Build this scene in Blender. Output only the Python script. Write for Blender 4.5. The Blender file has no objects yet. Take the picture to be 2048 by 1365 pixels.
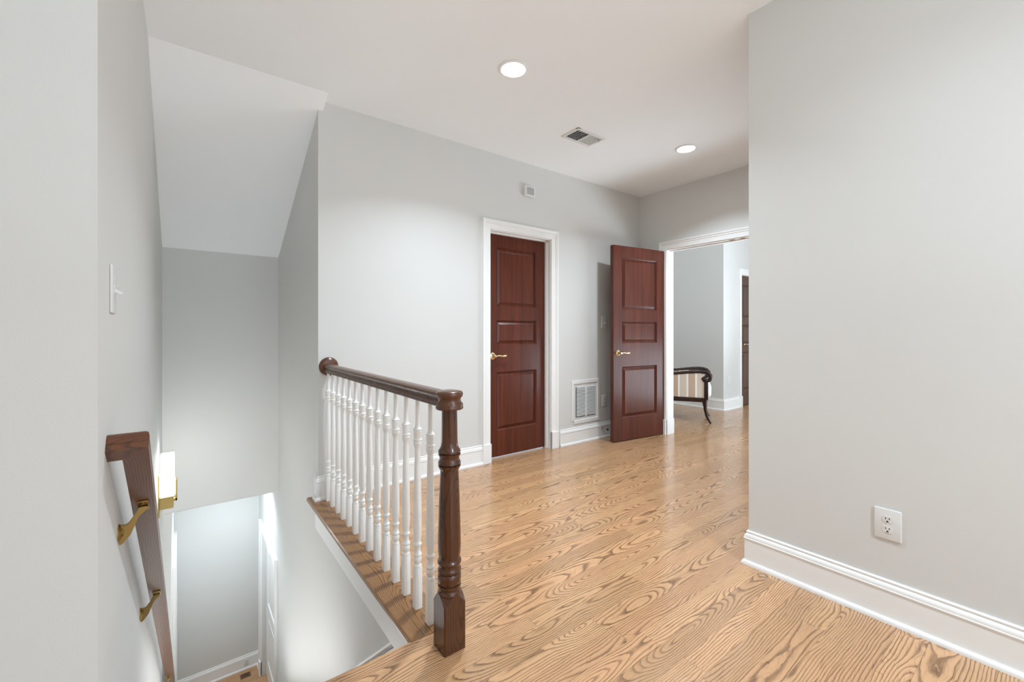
import bpy, bmesh, math, random
from mathutils import Vector, Matrix

random.seed(7)
SC = bpy.context.scene
COL = SC.collection
PI = math.pi

# ------------------------------------------------------------------ camera, world, exposure
F_PX, HORIZON, YAW, EYE = 861.2, 662.1, 52.88, 1.2
cam_d = bpy.data.cameras.new('camera')
cam = bpy.data.objects.new('camera', cam_d)
COL.objects.link(cam)
cam.location = (0, 0, EYE)
cam.rotation_euler = (math.radians(90), 0, math.radians(YAW - 90))
cam_d.sensor_width = 36.0
cam_d.lens = F_PX / 2048 * 36.0
cam_d.shift_y = -(682.5 - HORIZON) / 2048
cam_d.clip_start = 0.02
SC.camera = cam

world = bpy.data.worlds.new('sky')
SC.world = world
world.use_nodes = True
wb = world.node_tree.nodes['Background']
wb.inputs['Color'].default_value = (0.72, 0.87, 1.0, 1)
wb.inputs['Strength'].default_value = 3.0

vs = SC.view_settings
vs.view_transform = 'Standard'
vs.look = 'None'
vs.gamma = 1.0
vs.use_curve_mapping = False
vs.exposure = 0.07
SC.cycles.max_bounces = 12
SC.cycles.diffuse_bounces = 8
SC.cycles.use_denoising = True
SC.cycles.sample_clamp_indirect = 6.0


def area_light(name, loc, aim, sx, sy, energy, color=(1, 1, 1)):
    d = bpy.data.lights.new(name, 'AREA')
    d.shape = 'RECTANGLE'
    d.size, d.size_y, d.energy, d.color = sx, sy, energy, color
    o = bpy.data.objects.new(name, d)
    COL.objects.link(o)
    o.location = loc
    o.rotation_euler = (Vector(aim) - Vector(loc)).to_track_quat('-Z', 'Y').to_euler()
    return o


# daylight from the next room's window, plus added unseen fill lights
area_light('hall_back_fill', (0.75, -3.44, 1.45), (0.75, 0, 1.45), 3.0, 1.9, 3, (0.78, 0.895, 1.0))  # added soft fill from behind the camera
area_light('window_daylight_room', (5.4, -1.92, 1.5), (5.8, 2, 1.3), 2.2, 2.0, 112, (0.73, 0.87, 1.0))
room_up = area_light('room_uplight_fill', (6.2, 1.0, 0.15), (3.5, 2.2, 2.83), 3.0, 2.0, 85, (0.77, 0.89, 1.0))  # added upward fill, reaches the hall ceiling through the opening
room_up.data.spread = math.radians(110)
area_light('stair_fill', (0.24, 3.35, -1.42), (0.26, 3.87, -0.57), 0.6, 2.4, 14, (0.96, 0.98, 1.0))  # added area light over the hidden stairs, fills the stairwell
# unseen uplight added behind the camera to brighten the ceiling
area_light('hall_uplight_fill', (0.4, -0.5, 1.3), (0.4, -0.5, 3.0), 1.0, 1.0, 20, (0.77, 0.89, 1.0))
SPOT_E = 25.0
LAMP = (0.77, 0.89, 1.0)

# ------------------------------------------------------------------ room numbers
XS, XL, XL2 = 0.745, -0.169, -0.108       # stairwell right wall, left wall, left wall of the lower hall
YA, XB, XR, YR = 3.257, 4.428, 2.314, 1.034
YN, YS, YF, YF2 = 1.422, 1.566, 4.904, 6.36
HC, ZT, ZB, ZL = 2.834, 1.942, -0.426, -3.06
T = 0.12
XN = 0.688                                 # outer edge of the nosing plate


# ------------------------------------------------------------------ materials
def mat(name, base=(0.8, 0.8, 0.8), rough=0.5, metal=0.0, coat=0.0, spec=0.5):
    m = bpy.data.materials.new(name)
    m.use_nodes = True
    b = m.node_tree.nodes['Principled BSDF']
    b.inputs['Base Color'].default_value = (*base, 1)
    b.inputs['Roughness'].default_value = rough
    b.inputs['Metallic'].default_value = metal
    b.inputs['Coat Weight'].default_value = coat
    b.inputs['Coat Roughness'].default_value = 0.12
    b.inputs['Specular IOR Level'].default_value = spec
    return m, m.node_tree, b


class NT:
    """small helper to chain shader math"""
    def __init__(self, t):
        self.t = t

    def n(self, kind, **kw):
        x = self.t.nodes.new(kind)
        for k, v in kw.items():
            setattr(x, k, v)
        return x

    def put(self, sock, v):
        if hasattr(v, 'is_linked') or hasattr(v, 'links'):
            self.t.links.new(v, sock)
        else:
            sock.default_value = v

    def m(self, op, a, b=0.0, c=0.0):
        x = self.n('ShaderNodeMath', operation=op)
        self.put(x.inputs[0], a)
        self.put(x.inputs[1], b)
        self.put(x.inputs[2], c)
        return x.outputs[0]

    def xyz(self, x, y, z):
        c = self.n('ShaderNodeCombineXYZ')
        for i, v in enumerate((x, y, z)):
            self.put(c.inputs[i], v)
        return c.outputs[0]

    def noise(self, vec, scale=1.0, detail=2.0, rough=0.5):
        x = self.n('ShaderNodeTexNoise')
        self.put(x.inputs['Vector'], vec)
        x.inputs['Scale'].default_value = scale
        x.inputs['Detail'].default_value = detail
        x.inputs['Roughness'].default_value = rough
        return x.outputs['Fac']

    def ramp(self, fac, stops):
        r = self.n('ShaderNodeValToRGB')
        self.put(r.inputs[0], fac)
        e = r.color_ramp.elements
        while len(e) > 1:
            e.remove(e[-1])
        e[0].position, e[0].color = stops[0][0], (*stops[0][1], 1)
        for p, c in stops[1:]:
            k = e.new(p)
            k.color = (*c, 1)
        return r.outputs[0]

    def mix(self, fac, a, b, blend='MIX'):
        x = self.n('ShaderNodeMix', data_type='RGBA', blend_type=blend)
        self.put(x.inputs[0], fac)
        self.put(x.inputs[6], a)
        self.put(x.inputs[7], b)
        return x.outputs[2]

    def coords(self, which='Object'):
        return self.n('ShaderNodeTexCoord').outputs[which]

    def bump(self, height, strength, dist, bsdf):
        x = self.n('ShaderNodeBump')
        self.put(x.inputs['Height'], height)
        x.inputs['Strength'].default_value = strength
        x.inputs['Distance'].default_value = dist
        self.t.links.new(x.outputs[0], bsdf.inputs['Normal'])


def paint(name, base, rough, bump=0.10, scale=260):
    m, t, b = mat(name, base, rough)
    q = NT(t)
    c = q.coords()
    nz = q.noise(c, scale, 2)
    big = q.noise(c, 2.2, 2)
    col = q.mix(big, (*[v * 0.985 for v in base], 1), (*[min(1, v * 1.015) for v in base], 1))
    t.links.new(col, b.inputs['Base Color'])
    q.bump(nz, bump, 0.002, b)
    return m


M_WALL = paint('wall_paint', (0.670, 0.670, 0.650), 0.62)
M_CEIL = paint('ceiling_paint', (0.885, 0.905, 0.915), 0.8, 0.06)
M_TRIM = mat('white_trim_paint', (0.86, 0.86, 0.845), 0.34)[0]
M_BALU = mat('baluster_paint', (0.87, 0.865, 0.845), 0.32)[0]
M_PLASTIC = mat('white_plastic', (0.735, 0.735, 0.72), 0.35)[0]
M_SLOT = mat('dark_slot', (0.012, 0.012, 0.012), 0.7)[0]
M_DUCT = mat('dark_duct', (0.012, 0.012, 0.012), 0.8)[0]
M_GREY = mat('grey_enamel', (0.62, 0.62, 0.60), 0.4)[0]
M_BRASS = mat('polished_brass', (0.86, 0.72, 0.42), 0.18, 1.0)[0]
M_OLDBRASS = mat('aged_brass', (0.36, 0.24, 0.085), 0.36, 1.0)[0]
M_SATIN = mat('satin_brass', (0.50, 0.37, 0.14), 0.34, 1.0)[0]
M_STEEL = mat('steel', (0.45, 0.45, 0.46), 0.3, 1.0)[0]
M_RUBBER = mat('black_rubber', (0.012, 0.012, 0.013), 0.6)[0]
M_CUSHION = mat('ivory_fabric', (0.80, 0.78, 0.74), 0.9)[0]


def emitter(name, color, strength):
    m = bpy.data.materials.new(name)
    m.use_nodes = True
    t = m.node_tree
    t.nodes.clear()
    o = t.nodes.new('ShaderNodeOutputMaterial')
    e = t.nodes.new('ShaderNodeEmission')
    e.inputs[0].default_value = (*color, 1)
    e.inputs[1].default_value = strength
    t.links.new(e.outputs[0], o.inputs[0])
    return m


M_LENS = emitter('lamp_lens', (0.95, 0.98, 1.0), 30.0)
M_GLOW = emitter('lit_opal_glass', (0.97, 0.98, 0.985), 15.0)


def oak(name, axis, light, dark, width, rings=0.0075, rough=0.3, coat=0.0, contrast=1.0, planks=True, length=1.15, seam=True, tint=0.25):
    """flat-sawn oak: growth rings cut lengthwise give arches, fine pores run with the grain; axis = grain direction"""
    m, t, b = mat(name, light, rough, 0, coat)
    q = NT(t)
    sep = q.n('ShaderNodeSeparateXYZ')
    t.links.new(q.coords(), sep.inputs[0])
    X, Y, Z = sep.outputs
    if axis == 'X':
        L, W, D = X, Y, Z
    elif axis == 'Y':
        L, W, D = Y, X, Z
    elif axis == 'S':                          # along the slope of the stairs
        L, W, D = q.m('SUBTRACT', q.m('MULTIPLY', Y, 0.77), q.m('MULTIPLY', Z, 0.64)), X, q.m('ADD', q.m('MULTIPLY', Y, 0.64), q.m('MULTIPLY', Z, 0.77))
    else:
        L, W, D = Z, X, Y
    if planks:
        row = q.m('FLOOR', q.m('DIVIDE', W, width))
        wn = q.n('ShaderNodeTexWhiteNoise', noise_dimensions='1D')
        q.put(wn.inputs['W'], row)
        off = q.m('MULTIPLY', wn.outputs['Value'], 7.3)
        Ls = q.m('ADD', q.m('DIVIDE', L, length), off)
        colm = q.m('FLOOR', Ls)
        wn2 = q.n('ShaderNodeTexWhiteNoise', noise_dimensions='2D')
        t.links.new(q.xyz(row, colm, 0.0), wn2.inputs['Vector'])
        rnd = wn2.outputs['Value']
        rc = q.n('ShaderNodeSeparateColor')
        t.links.new(wn2.outputs['Color'], rc.inputs[0])
        r1, r2, r3 = rc.outputs
        w = q.m('SUBTRACT', W, q.m('MULTIPLY', q.m('ADD', row, 0.5), width))
        fw = q.m('ABSOLUTE', w)
        fl = q.m('FRACT', Ls)
    else:
        rnd = r1 = r2 = r3 = 0.5
        w = q.m('SUBTRACT', W, 0.80 if axis == 'Y' else 0.0)
    seed = q.m('MULTIPLY', rnd, 37.0)
    Lr = q.m('ADD', L, q.m('MULTIPLY', r1, 19.0))
    # board centre line wanders from board to board, and the depth of the cut wanders along its length
    y0 = q.m('MULTIPLY', q.m('SUBTRACT', r2, 0.5), width * 1.5)
    yy = q.m('SUBTRACT', w, y0)
    if not planks:
        yy = q.m('ADD', yy, q.m('MULTIPLY', D, 0.5))
    wob = q.noise(q.xyz(q.m('MULTIPLY', Lr, 2.2), q.m('MULTIPLY', yy, 6.0), seed), 1.0, 2.0, 0.5)
    yy = q.m('ADD', yy, q.m('MULTIPLY', q.m('SUBTRACT', wob, 0.5), 0.045))
    h = q.m('MULTIPLY', q.noise(q.xyz(q.m('MULTIPLY', Lr, 1.25), seed, 0.3), 1.0, 1.5, 0.45), 0.26)
    h = q.m('SUBTRACT', h, 0.085)
    r = q.m('SQRT', q.m('ADD', q.m('MULTIPLY', yy, yy), q.m('MULTIPLY', h, h)))
    fine = q.noise(q.xyz(q.m('MULTIPLY', Lr, 7.0), q.m('MULTIPLY', yy, 40.0), seed), 1.0, 3.0, 0.6)
    r = q.m('ADD', r, q.m('MULTIPLY', q.m('SUBTRACT', fine, 0.5), 0.0075))
    ring = q.m('FRACT', q.m('DIVIDE', r, rings))
    pore = q.noise(q.xyz(q.m('MULTIPLY', Lr, 9.0), q.m('ADD', q.m('MULTIPLY', w, 330.0), q.m('MULTIPLY', wob, 60.0)), q.m('ADD', seed, q.m('MULTIPLY', D, 300.0))), 1.0, 3.0, 0.65)
    line = q.ramp(ring, [(0.0, (0.5,) * 3), (0.05, (1.0,) * 3), (0.19, (0.72,) * 3), (0.36, (0.13,) * 3), (0.72, (0.0,) * 3), (0.96, (0.08,) * 3), (1.0, (0.5,) * 3)])
    soft = q.noise(q.xyz(q.m('MULTIPLY', Lr, 3.0), q.m('MULTIPLY', w, 25.0), seed), 1.0, 2.0, 0.5)
    amt = q.m('MULTIPLY', line, q.m('MULTIPLY', q.m('ADD', 0.35, q.m('MULTIPLY', soft, 0.9)), 0.95 * contrast))
    streak = q.m('MULTIPLY', q.m('GREATER_THAN', pore, 0.58), 0.24 * contrast)
    amt = q.m('MINIMUM', q.m('ADD', amt, streak), 1.0)
    base = q.mix(q.m('MULTIPLY', rnd, 1.0), (*[v * (1 - tint * 0.55) for v in light], 1), (*[min(1, v * (1 + tint * 0.35)) for v in light], 1))
    if planks:   # some boards lean to pink, some to yellow
        base = q.mix(q.m('MULTIPLY', r3, 0.5), base, (light[0] * 1.02, light[1] * 0.90, light[2] * 0.92, 1))
    col = q.mix(amt, base, (*dark, 1))
    if planks and seam:
        sw = q.m('GREATER_THAN', fw, width / 2 - 0.0007)
        sl = q.m('LESS_THAN', fl, 0.0012 / length)
        s = q.m('MULTIPLY', q.m('MAXIMUM', sw, sl), 0.45)
        col = q.mix(s, col, (*[v * 0.55 for v in dark], 1))
    t.links.new(col, b.inputs['Base Color'])
    rr = q.m('ADD', q.m('MULTIPLY', amt, 0.10), rough)
    t.links.new(rr, b.inputs['Roughness'])
    q.bump(amt, 0.06, -0.001, b)
    return m


M_FLOOR = oak('oak_floor', 'X', (0.590, 0.350, 0.178), (0.165, 0.078, 0.031), 0.088, rings=0.0085, rough=0.22, coat=0.3, contrast=1.12, tint=0.34)
M_PLATE = oak('stained_oak_plate', 'Y', (0.350, 0.170, 0.062), (0.080, 0.034, 0.012), 0.20, rings=0.007, rough=0.30, coat=0.1, planks=False)
M_OAKX = oak('stained_oak_across', 'X', (0.140, 0.046, 0.017), (0.030, 0.010, 0.004), 0.2, rings=0.006, rough=0.26, coat=0.12, planks=False)
M_OAKY = oak('stained_oak_along', 'Y', (0.125, 0.043, 0.016), (0.030, 0.011, 0.005), 0.2, rings=0.006, rough=0.24, coat=0.12, planks=False)
M_OAKS = oak('stained_oak_slope', 'S', (0.150, 0.060, 0.027), (0.040, 0.016, 0.008), 0.2, rings=0.0065, rough=0.28, coat=0.1, planks=False)
M_OAKZ = oak('stained_oak_upright', 'Z', (0.092, 0.030, 0.0105), (0.024, 0.008, 0.003), 0.2, rings=0.009, rough=0.20, coat=0.15, contrast=0.9, planks=False)
M_REG = oak('oak_register', 'X', (0.20, 0.095, 0.05), (0.06, 0.03, 0.015), 0.2, planks=False)


def mahogany(name, light, dark, rough=0.25):
    m, t, b = mat(name, light, rough, 0, 0.05, 0.36)
    q = NT(t)
    c = q.coords()
    mp = q.n('ShaderNodeMapping')
    mp.inputs['Scale'].default_value = (60, 60, 2.2)
    t.links.new(c, mp.inputs['Vector'])
    a = q.noise(mp.outputs[0], 1.0, 3, 0.6)
    mp2 = q.n('ShaderNodeMapping')
    mp2.inputs['Scale'].default_value = (9, 9, 0.5)
    t.links.new(c, mp2.inputs['Vector'])
    d = q.noise(mp2.outputs[0], 1.0, 2, 0.5)
    f = q.m('ADD', q.m('MULTIPLY', a, 0.55), q.m('MULTIPLY', d, 0.55))
    col = q.ramp(f, [(0.36, dark), (0.70, light)])
    t.links.new(col, b.inputs['Base Color'])
    q.bump(a, 0.02, 0.001, b)
    return m


M_MAHO = mahogany('mahogany_door', (0.130, 0.030, 0.014), (0.060, 0.013, 0.007))
M_FARDOOR = mahogany('brown_door', (0.125, 0.070, 0.048), (0.075, 0.042, 0.030), 0.4)
M_CHAIRWOOD = mahogany('dark_chair_wood', (0.030, 0.010, 0.006), (0.014, 0.005, 0.003))


def striped(name):
    m, t, b = mat(name, (0.6, 0.5, 0.4), 0.9)
    q = NT(t)
    sep = q.n('ShaderNodeSeparateXYZ')
    t.links.new(q.coords(), sep.inputs[0])
    s = q.m('FRACT', q.m('DIVIDE', q.m('ADD', sep.outputs[0], 5.03), 0.21))
    col = q.ramp(s, [(0.0, (0.80, 0.76, 0.70)), (0.10, (0.56, 0.46, 0.36)), (0.50, (0.80, 0.76, 0.70)), (0.60, (0.45, 0.30, 0.19)), (1.0, (0.45, 0.30, 0.19))])
    col.node.color_ramp.interpolation = 'CONSTANT'
    wv = q.noise(q.coords(), 700, 1)
    t.links.new(q.mix(q.m('MULTIPLY', wv, 0.2), col, (0.9, 0.88, 0.84, 1)), b.inputs['Base Color'])
    return m


M_STRIPE = striped('striped_fabric')


# ------------------------------------------------------------------ mesh helpers
class MB:
    def __init__(self):
        self.b = bmesh.new()

    def box(self, x0, x1, y0, y1, z0, z1, bevel=0.0, seg=2, M=None):
        g = bmesh.new()
        bmesh.ops.create_cube(g, size=1.0)
        for v in g.verts:
            v.co = Vector(((x0 + x1) / 2 + v.co.x * (x1 - x0), (y0 + y1) / 2 + v.co.y * (y1 - y0), (z0 + z1) / 2 + v.co.z * (z1 - z0)))
        if bevel:
            bmesh.ops.bevel(g, geom=list(g.edges), offset=bevel, segments=seg, affect='EDGES', profile=0.5)
        self._take(g, M)
        return self

    def _take(self, g, M=None):
        if M is not None:
            g.transform(M)
        me = bpy.data.meshes.new('tmp')
        g.to_mesh(me)
        g.free()
        self.b.from_mesh(me)
        bpy.data.meshes.remove(me)

    def lathe(self, prof, cx=0, cy=0, n=28, M=None, caps=True):
        """prof: (r, z) from the bottom up"""
        g = bmesh.new()
        rings = []
        for r, z in prof:
            rings.append([g.verts.new((cx + r * math.cos(2 * PI * k / n), cy + r * math.sin(2 * PI * k / n), z)) for k in range(n)])
        for a, b in zip(rings, rings[1:]):
            for k in range(n):
                g.faces.new((a[k], a[(k + 1) % n], b[(k + 1) % n], b[k]))
        if caps:
            g.faces.new(list(reversed(rings[0])))
            g.faces.new(rings[-1])
        self._take(g, M)
        return self

    def sweep(self, path, N, prof, closed_prof=True, flip=False):
        """sweep a profile (a sideways, b along N) along a path lying in a plane with normal N, mitred at the corners"""
        N = Vector(N).normalized()
        P = [Vector(p) for p in path]
        g = bmesh.new()
        rows = []
        for i, p in enumerate(P):
            d0 = (P[i] - P[i - 1]).normalized() if i else (P[1] - P[0]).normalized()
            d1 = (P[i + 1] - P[i]).normalized() if i < len(P) - 1 else d0
            l0, l1 = N.cross(d0), N.cross(d1)
            lat = (l0 + l1)
            lat = lat / max(0.2, lat.dot(l0)) if lat.length > 1e-6 else l0
            if flip:
                lat = -lat
            rows.append([g.verts.new(p + lat * a + N * b) for a, b in prof])
        n = len(prof)
        for r0, r1 in zip(rows, rows[1:]):
            for k in range(n if closed_prof else n - 1):
                g.faces.new((r0[k], r0[(k + 1) % n], r1[(k + 1) % n], r1[k]))
        if closed_prof:
            g.faces.new(rows[0])
            g.faces.new(list(reversed(rows[-1])))
        bmesh.ops.recalc_face_normals(g, faces=g.faces)
        self._take(g)
        return self

    def tube(self, pts, r, n=10, flat=1.0, up=(0, 0, 1)):
        """round or oval bar through points; r a number or one per point; flat squashes it along 'up'"""
        P = [Vector(p) for p in pts]
        R = r if isinstance(r, (list, tuple)) else [r] * len(P)
        g = bmesh.new()
        rows = []
        prev = None
        for i, p in enumerate(P):
            d = (P[min(i + 1, len(P) - 1)] - P[max(i - 1, 0)]).normalized()
            if prev is None:
                u = Vector(up)
                u = (u - d * u.dot(d))
                if u.length < 1e-4:
                    u = d.orthogonal()
                u.normalize()
            else:
                u = (prev - d * prev.dot(d)).normalized()
            prev = u
            s = d.cross(u)
            rows.append([g.verts.new(p + (u * math.cos(2 * PI * k / n) * flat + s * math.sin(2 * PI * k / n)) * R[i]) for k in range(n)])
        for a, b in zip(rows, rows[1:]):
            for k in range(n):
                g.faces.new((a[k], a[(k + 1) % n], b[(k + 1) % n], b[k]))
        g.faces.new(list(reversed(rows[0])))
        g.faces.new(rows[-1])
        bmesh.ops.recalc_face_normals(g, faces=g.faces)
        self._take(g)
        return self

    def prism(self, poly, z0, z1, M=None, bevel=0.0):
        g = bmesh.new()
        lo = [g.verts.new((x, y, z0)) for x, y in poly]
        hi = [g.verts.new((x, y, z1)) for x, y in poly]
        n = len(poly)
        for k in range(n):
            g.faces.new((lo[k], lo[(k + 1) % n], hi[(k + 1) % n], hi[k]))
        g.faces.new(list(reversed(lo)))
        g.faces.new(hi)
        bmesh.ops.recalc_face_normals(g, faces=g.faces)
        if bevel:
            bmesh.ops.bevel(g, geom=list(g.edges), offset=bevel, segments=2, affect='EDGES')
        self._take(g, M)
        return self

    def build(self, name, m, parent=None, smooth=None, M=None):
        if M is not None:
            self.b.transform(M)
        me = bpy.data.meshes.new(name)
        self.b.to_mesh(me)
        self.b.free()
        me.materials.append(m)
        if smooth is not None:
            for p in me.polygons:
                p.use_smooth = True
            me.set_sharp_from_angle(angle=math.radians(smooth))
        o = bpy.data.objects.new(name, me)
        COL.objects.link(o)
        if parent:
            o.parent = parent
            o.matrix_parent_inverse = Matrix.Identity(4)
        return o


def tag(o, label=None, cat=None, group=None, kind=None):
    if label:
        o['label'] = label
    if cat:
        o['category'] = cat
    if group:
        o['group'] = group
    if kind:
        o['kind'] = kind
    return o


def empty(name, loc=(0, 0, 0), rotz=0.0, **kw):
    o = bpy.data.objects.new(name, None)
    COL.objects.link(o)
    o.location = loc
    o.rotation_euler = (0, 0, rotz)
    o.empty_display_size = 0.05
    return tag(o, **kw)


def copy_tree(o, parent=None):
    c = o.copy()
    COL.objects.link(c)
    c.parent = parent
    for ch in list(o.children):
        copy_tree(ch, c)
    return c


def struct(name, mb, m, label, cat, smooth=None):
    return tag(mb.build(name, m, None, smooth), label, cat, None, 'structure')


def frame_axes(origin, xdir, zdir):
    """matrix whose local X, Z follow the given directions (Y = Z x X)"""
    x = Vector(xdir).normalized()
    z = Vector(zdir).normalized()
    y = z.cross(x)
    m = Matrix((x, y, z)).transposed().to_4x4()
    m.translation = Vector(origin)
    return m


# ------------------------------------------------------------------ shell: floors
Z0 = -0.30
fl = MB()
fl.box(-2.6, XN + 0.0, -3.6, YS - 0.012, -0.035, 0)          # hall side of the stair opening
fl.box(XN, 0.868, -3.6, YS - 0.012, -0.035, 0)
fl.box(0.868, XB + T + 0.01, -3.6, YA + 0.02, -0.035, 0)
fl.box(2.20, 2.96, YA + 0.02, YA + T, -0.035, 0)              # under the closed door
fl.box(XB + T + 0.01, 9.6, -3.6, 5.2, -0.035, 0)
# rounded nosing of the landing
fl.sweep([(XL, YS - 0.012, -0.018), (XN, YS - 0.012, -0.018)], (0, 0, 1),
         [(0, -0.017), (0.006, -0.017), (0.011, -0.012), (0.0145, -0.004), (0.0145, 0.004), (0.011, 0.012), (0.006, 0.0175), (0, 0.018)])
struct('floor', fl, M_FLOOR, 'honey oak strip floor of the upper hall', 'floor')

pl = MB()
pl.box(XN + 0.012, XS + 0.001, YS - 0.012, YA + 0.095, -0.028, 0.0015)
pl.box(XS, 0.868, YS - 0.012, YA, -0.028, 0.0015)
pl.sweep([(XN + 0.012, YA + 0.095, -0.0135), (XN + 0.012, YS - 0.012, -0.0135)], (0, 0, 1),
         [(0, -0.0145), (0.006, -0.0145), (0.011, -0.008), (0.012, 0.0), (0.011, 0.008), (0.006, 0.015), (0, 0.015)], flip=True)
struct('trim_1', pl, M_PLATE, 'dark stained oak nosing plate under the white balusters', 'trim')

fl2 = MB()
fl2.box(XL - 0.2, XS + 0.3, 4.2, YF2 + 0.2, ZL - 0.05, ZL)
struct('floor_lower_hall', fl2, M_FLOOR, 'oak floor at the bottom of the stairs', 'floor')

# ------------------------------------------------------------------ shell: walls
w = MB()
w.box(XS + T, 2.205, YA, YA + T, Z0, HC + 0.05)
w.box(2.965, XB + T, YA, YA + T, Z0, HC + 0.05)
w.box(2.205, 2.965, YA, YA + T, 2.135, HC + 0.05)
w.box(2.205, 2.965, YA + 0.02, YA + T, Z0, -0.035)
struct('wall_back', w, M_WALL, 'pale grey wall with the closed mahogany door', 'wall')

w = MB()
w.box(XS, XS + T, YS - 0.10, YA + 0.001, ZL - 0.1, -0.029)
w.box(XS, XS + T, YA, 5.02, ZL - 0.1, HC + 0.05)
w.box(XS, XS + T, 6.10, YF2 + T, ZL - 0.1, HC + 0.05)
w.box(XS, XS + T, 5.02, 6.10, -1.235, HC + 0.05)
w.box(XS + 0.1, XS + T, 5.02, 6.10, ZL - 0.1, -1.235)
struct('wall_stair_right', w, M_WALL, 'pale grey stairwell wall under and beyond the balustrade', 'wall')

w = MB()
w.box(XL - T, XL, YN, YF2 + T, ZL - 0.1, HC + 0.05)
w.box(XL, XL2, YF + 0.02, 5.33, ZL - 0.1, ZB)
w.box(XL, XL2, 6.16, YF2, ZL - 0.1, ZB)
w.box(XL, XL2, 5.33, 6.16, -1.165, ZB)
struct('wall_stair_left', w, M_WALL, 'pale grey stairwell wall carrying the wall handrail', 'wall')

w = MB()
w.box(-2.6, XL - T, YN, YN + T, -0.1, HC + 0.05)
struct('wall_left', w, M_WALL, 'grey wall end filling the left edge of the picture', 'wall')

w = MB()
w.box(XL, XS, YF, YF + T, ZB - 0.0, ZT + 0.25)
struct('wall_stair_end', w, M_WALL, 'grey wall above the lower hall under the sloped ceiling', 'wall')

w = MB()
w.box(XL, XS, YF2, YF2 + T, ZL - 0.1, ZB + 0.05)
struct('wall_lower_hall', w, M_WALL, 'grey end wall of the lower hall', 'wall')

w = MB()
w.box(XR, XR + T, -3.6, YR, -0.05, HC + 0.05)
w.box(XR + T, XB + T, YR - T, YR, -0.05, HC + 0.05)
struct('wall_right', w, M_WALL, 'large bare grey wall at the right with an outlet', 'wall')

HEADB = 2.145
w = MB()
w.box(XB, XB + T, 2.895, YA, -0.05, HC + 0.05)
w.box(XB, XB + T, YR, 1.25, -0.05, HC + 0.05)
w.box(XB, XB + T, 1.25, 2.895, HEADB, HC + 0.05)
struct('wall_far', w, M_WALL, 'grey wall above and beside the wide opening', 'wall')

# walls of the next room
XC, YC = 6.432, 3.238
w = MB()
w.box(XC, 7.0, YC, YC + T, -0.05, HC + 0.05)
w.box(7.76, 9.6, YC, YC + T, -0.05, HC + 0.05)
w.box(7.0, 7.76, YC, YC + T, 2.10, HC + 0.05)
w.box(7.0, 7.76, YC + 0.095, YC + T, -0.05, 2.10)
struct('wall_next_room_door', w, M_WALL, 'bright wall with a brown door in the next room', 'wall')
w = MB()
w.box(XC, XC + T, YC + T, 5.0, -0.05, HC + 0.05)
struct('wall_next_room_back', w, M_WALL, 'grey wall behind the striped armchair', 'wall')
w = MB()
w.box(XB + T, XC + T, 4.75, 4.75 + T, -0.05, HC + 0.05)
w.box(XB, XB + T, YA + T, 4.75 + T, -0.05, HC + 0.05)
struct('wall_next_room_left', w, M_WALL, 'end wall of the next room, past the armchair', 'wall')
w = MB()
w.box(9.5, 9.6, -2.0, YC, -0.05, HC + 0.05)
struct('wall_next_room_end', w, M_WALL, 'far end wall of the next room', 'wall')
w = MB()                                      # window wall of the next room
w.box(XB, 4.62, -2.1, -2.0, -0.05, HC + 0.05)
w.box(7.0, 9.6, -2.1, -2.0, -0.05, HC + 0.05)
w.box(4.62, 7.0, -2.1, -2.0, -0.05, 0.45)
w.box(4.62, 7.0, -2.1, -2.0, 2.55, HC + 0.05)
w.box(XB, XB + T, -2.1, YR - T, -0.05, HC + 0.05)
struct('wall_next_room_window', w, M_WALL, 'window wall of the next room', 'wall')
w = MB()                                      # wall behind the camera, with an opening added to let light in
w.box(-2.6, -0.85, -3.6, -3.5, -0.05, HC + 0.05)
w.box(2.25, XR + T, -3.6, -3.5, -0.05, HC + 0.05)
w.box(-0.85, 2.25, -3.6, -3.5, -0.05, 0.45)
w.box(-0.85, 2.25, -3.6, -3.5, 2.5, HC + 0.05)
w.box(-2.7, -2.6, -3.6, YN + T, -0.05, HC + 0.05)
struct('wall_behind', w, M_WALL, 'walls of the hall behind the viewer', 'wall')

# ------------------------------------------------------------------ shell: ceilings
YSL = 3.115                                   # where the sloped soffit starts
SLC = (HC - ZT) / (YF - YSL)
c = MB()
c.box(-2.6, XB + T, -3.6, YA, HC, HC + 0.1)
struct('ceiling', c, M_CEIL, 'flat white hall ceiling', 'ceiling')
c = MB()
M1 = Matrix(((0, 0, 1, 0), (1, 0, 0, 0), (0, 1, 0, 0), (0, 0, 0, 1)))     # (y, z, x) -> (x, y, z)
c.prism([(YSL, HC + 0.001), (YF + T, HC - SLC * (YF + T - YSL)), (YF + T, HC + 0.1), (YSL, HC + 0.1)], XL, XS, M1)
c.prism([(YSL, HC + 0.001), (YA - 0.001, HC - SLC * (YA - YSL)), (YA - 0.001, HC + 0.1), (YSL, HC + 0.1)], XS - 0.005, XS + 0.032, M1)
struct('ceiling_stairwell', c, M_CEIL, 'sloped white ceiling over the stairwell', 'ceiling')
c = MB()
c.box(XL, XS, YF + T, YF2, ZB, ZB + 0.1)
c.box(XL, XS, YF, YF + T, ZB - 0.001, ZB + 0.001)
struct('ceiling_lower_hall', c, M_CEIL, 'ceiling of the lower hall', 'ceiling')
c = MB()
c.box(XB + T, 9.6, -2.1, 4.75 + T, HC, HC + 0.1)
struct('ceiling_next_room', c, M_CEIL, 'ceiling of the next room', 'ceiling')

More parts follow.
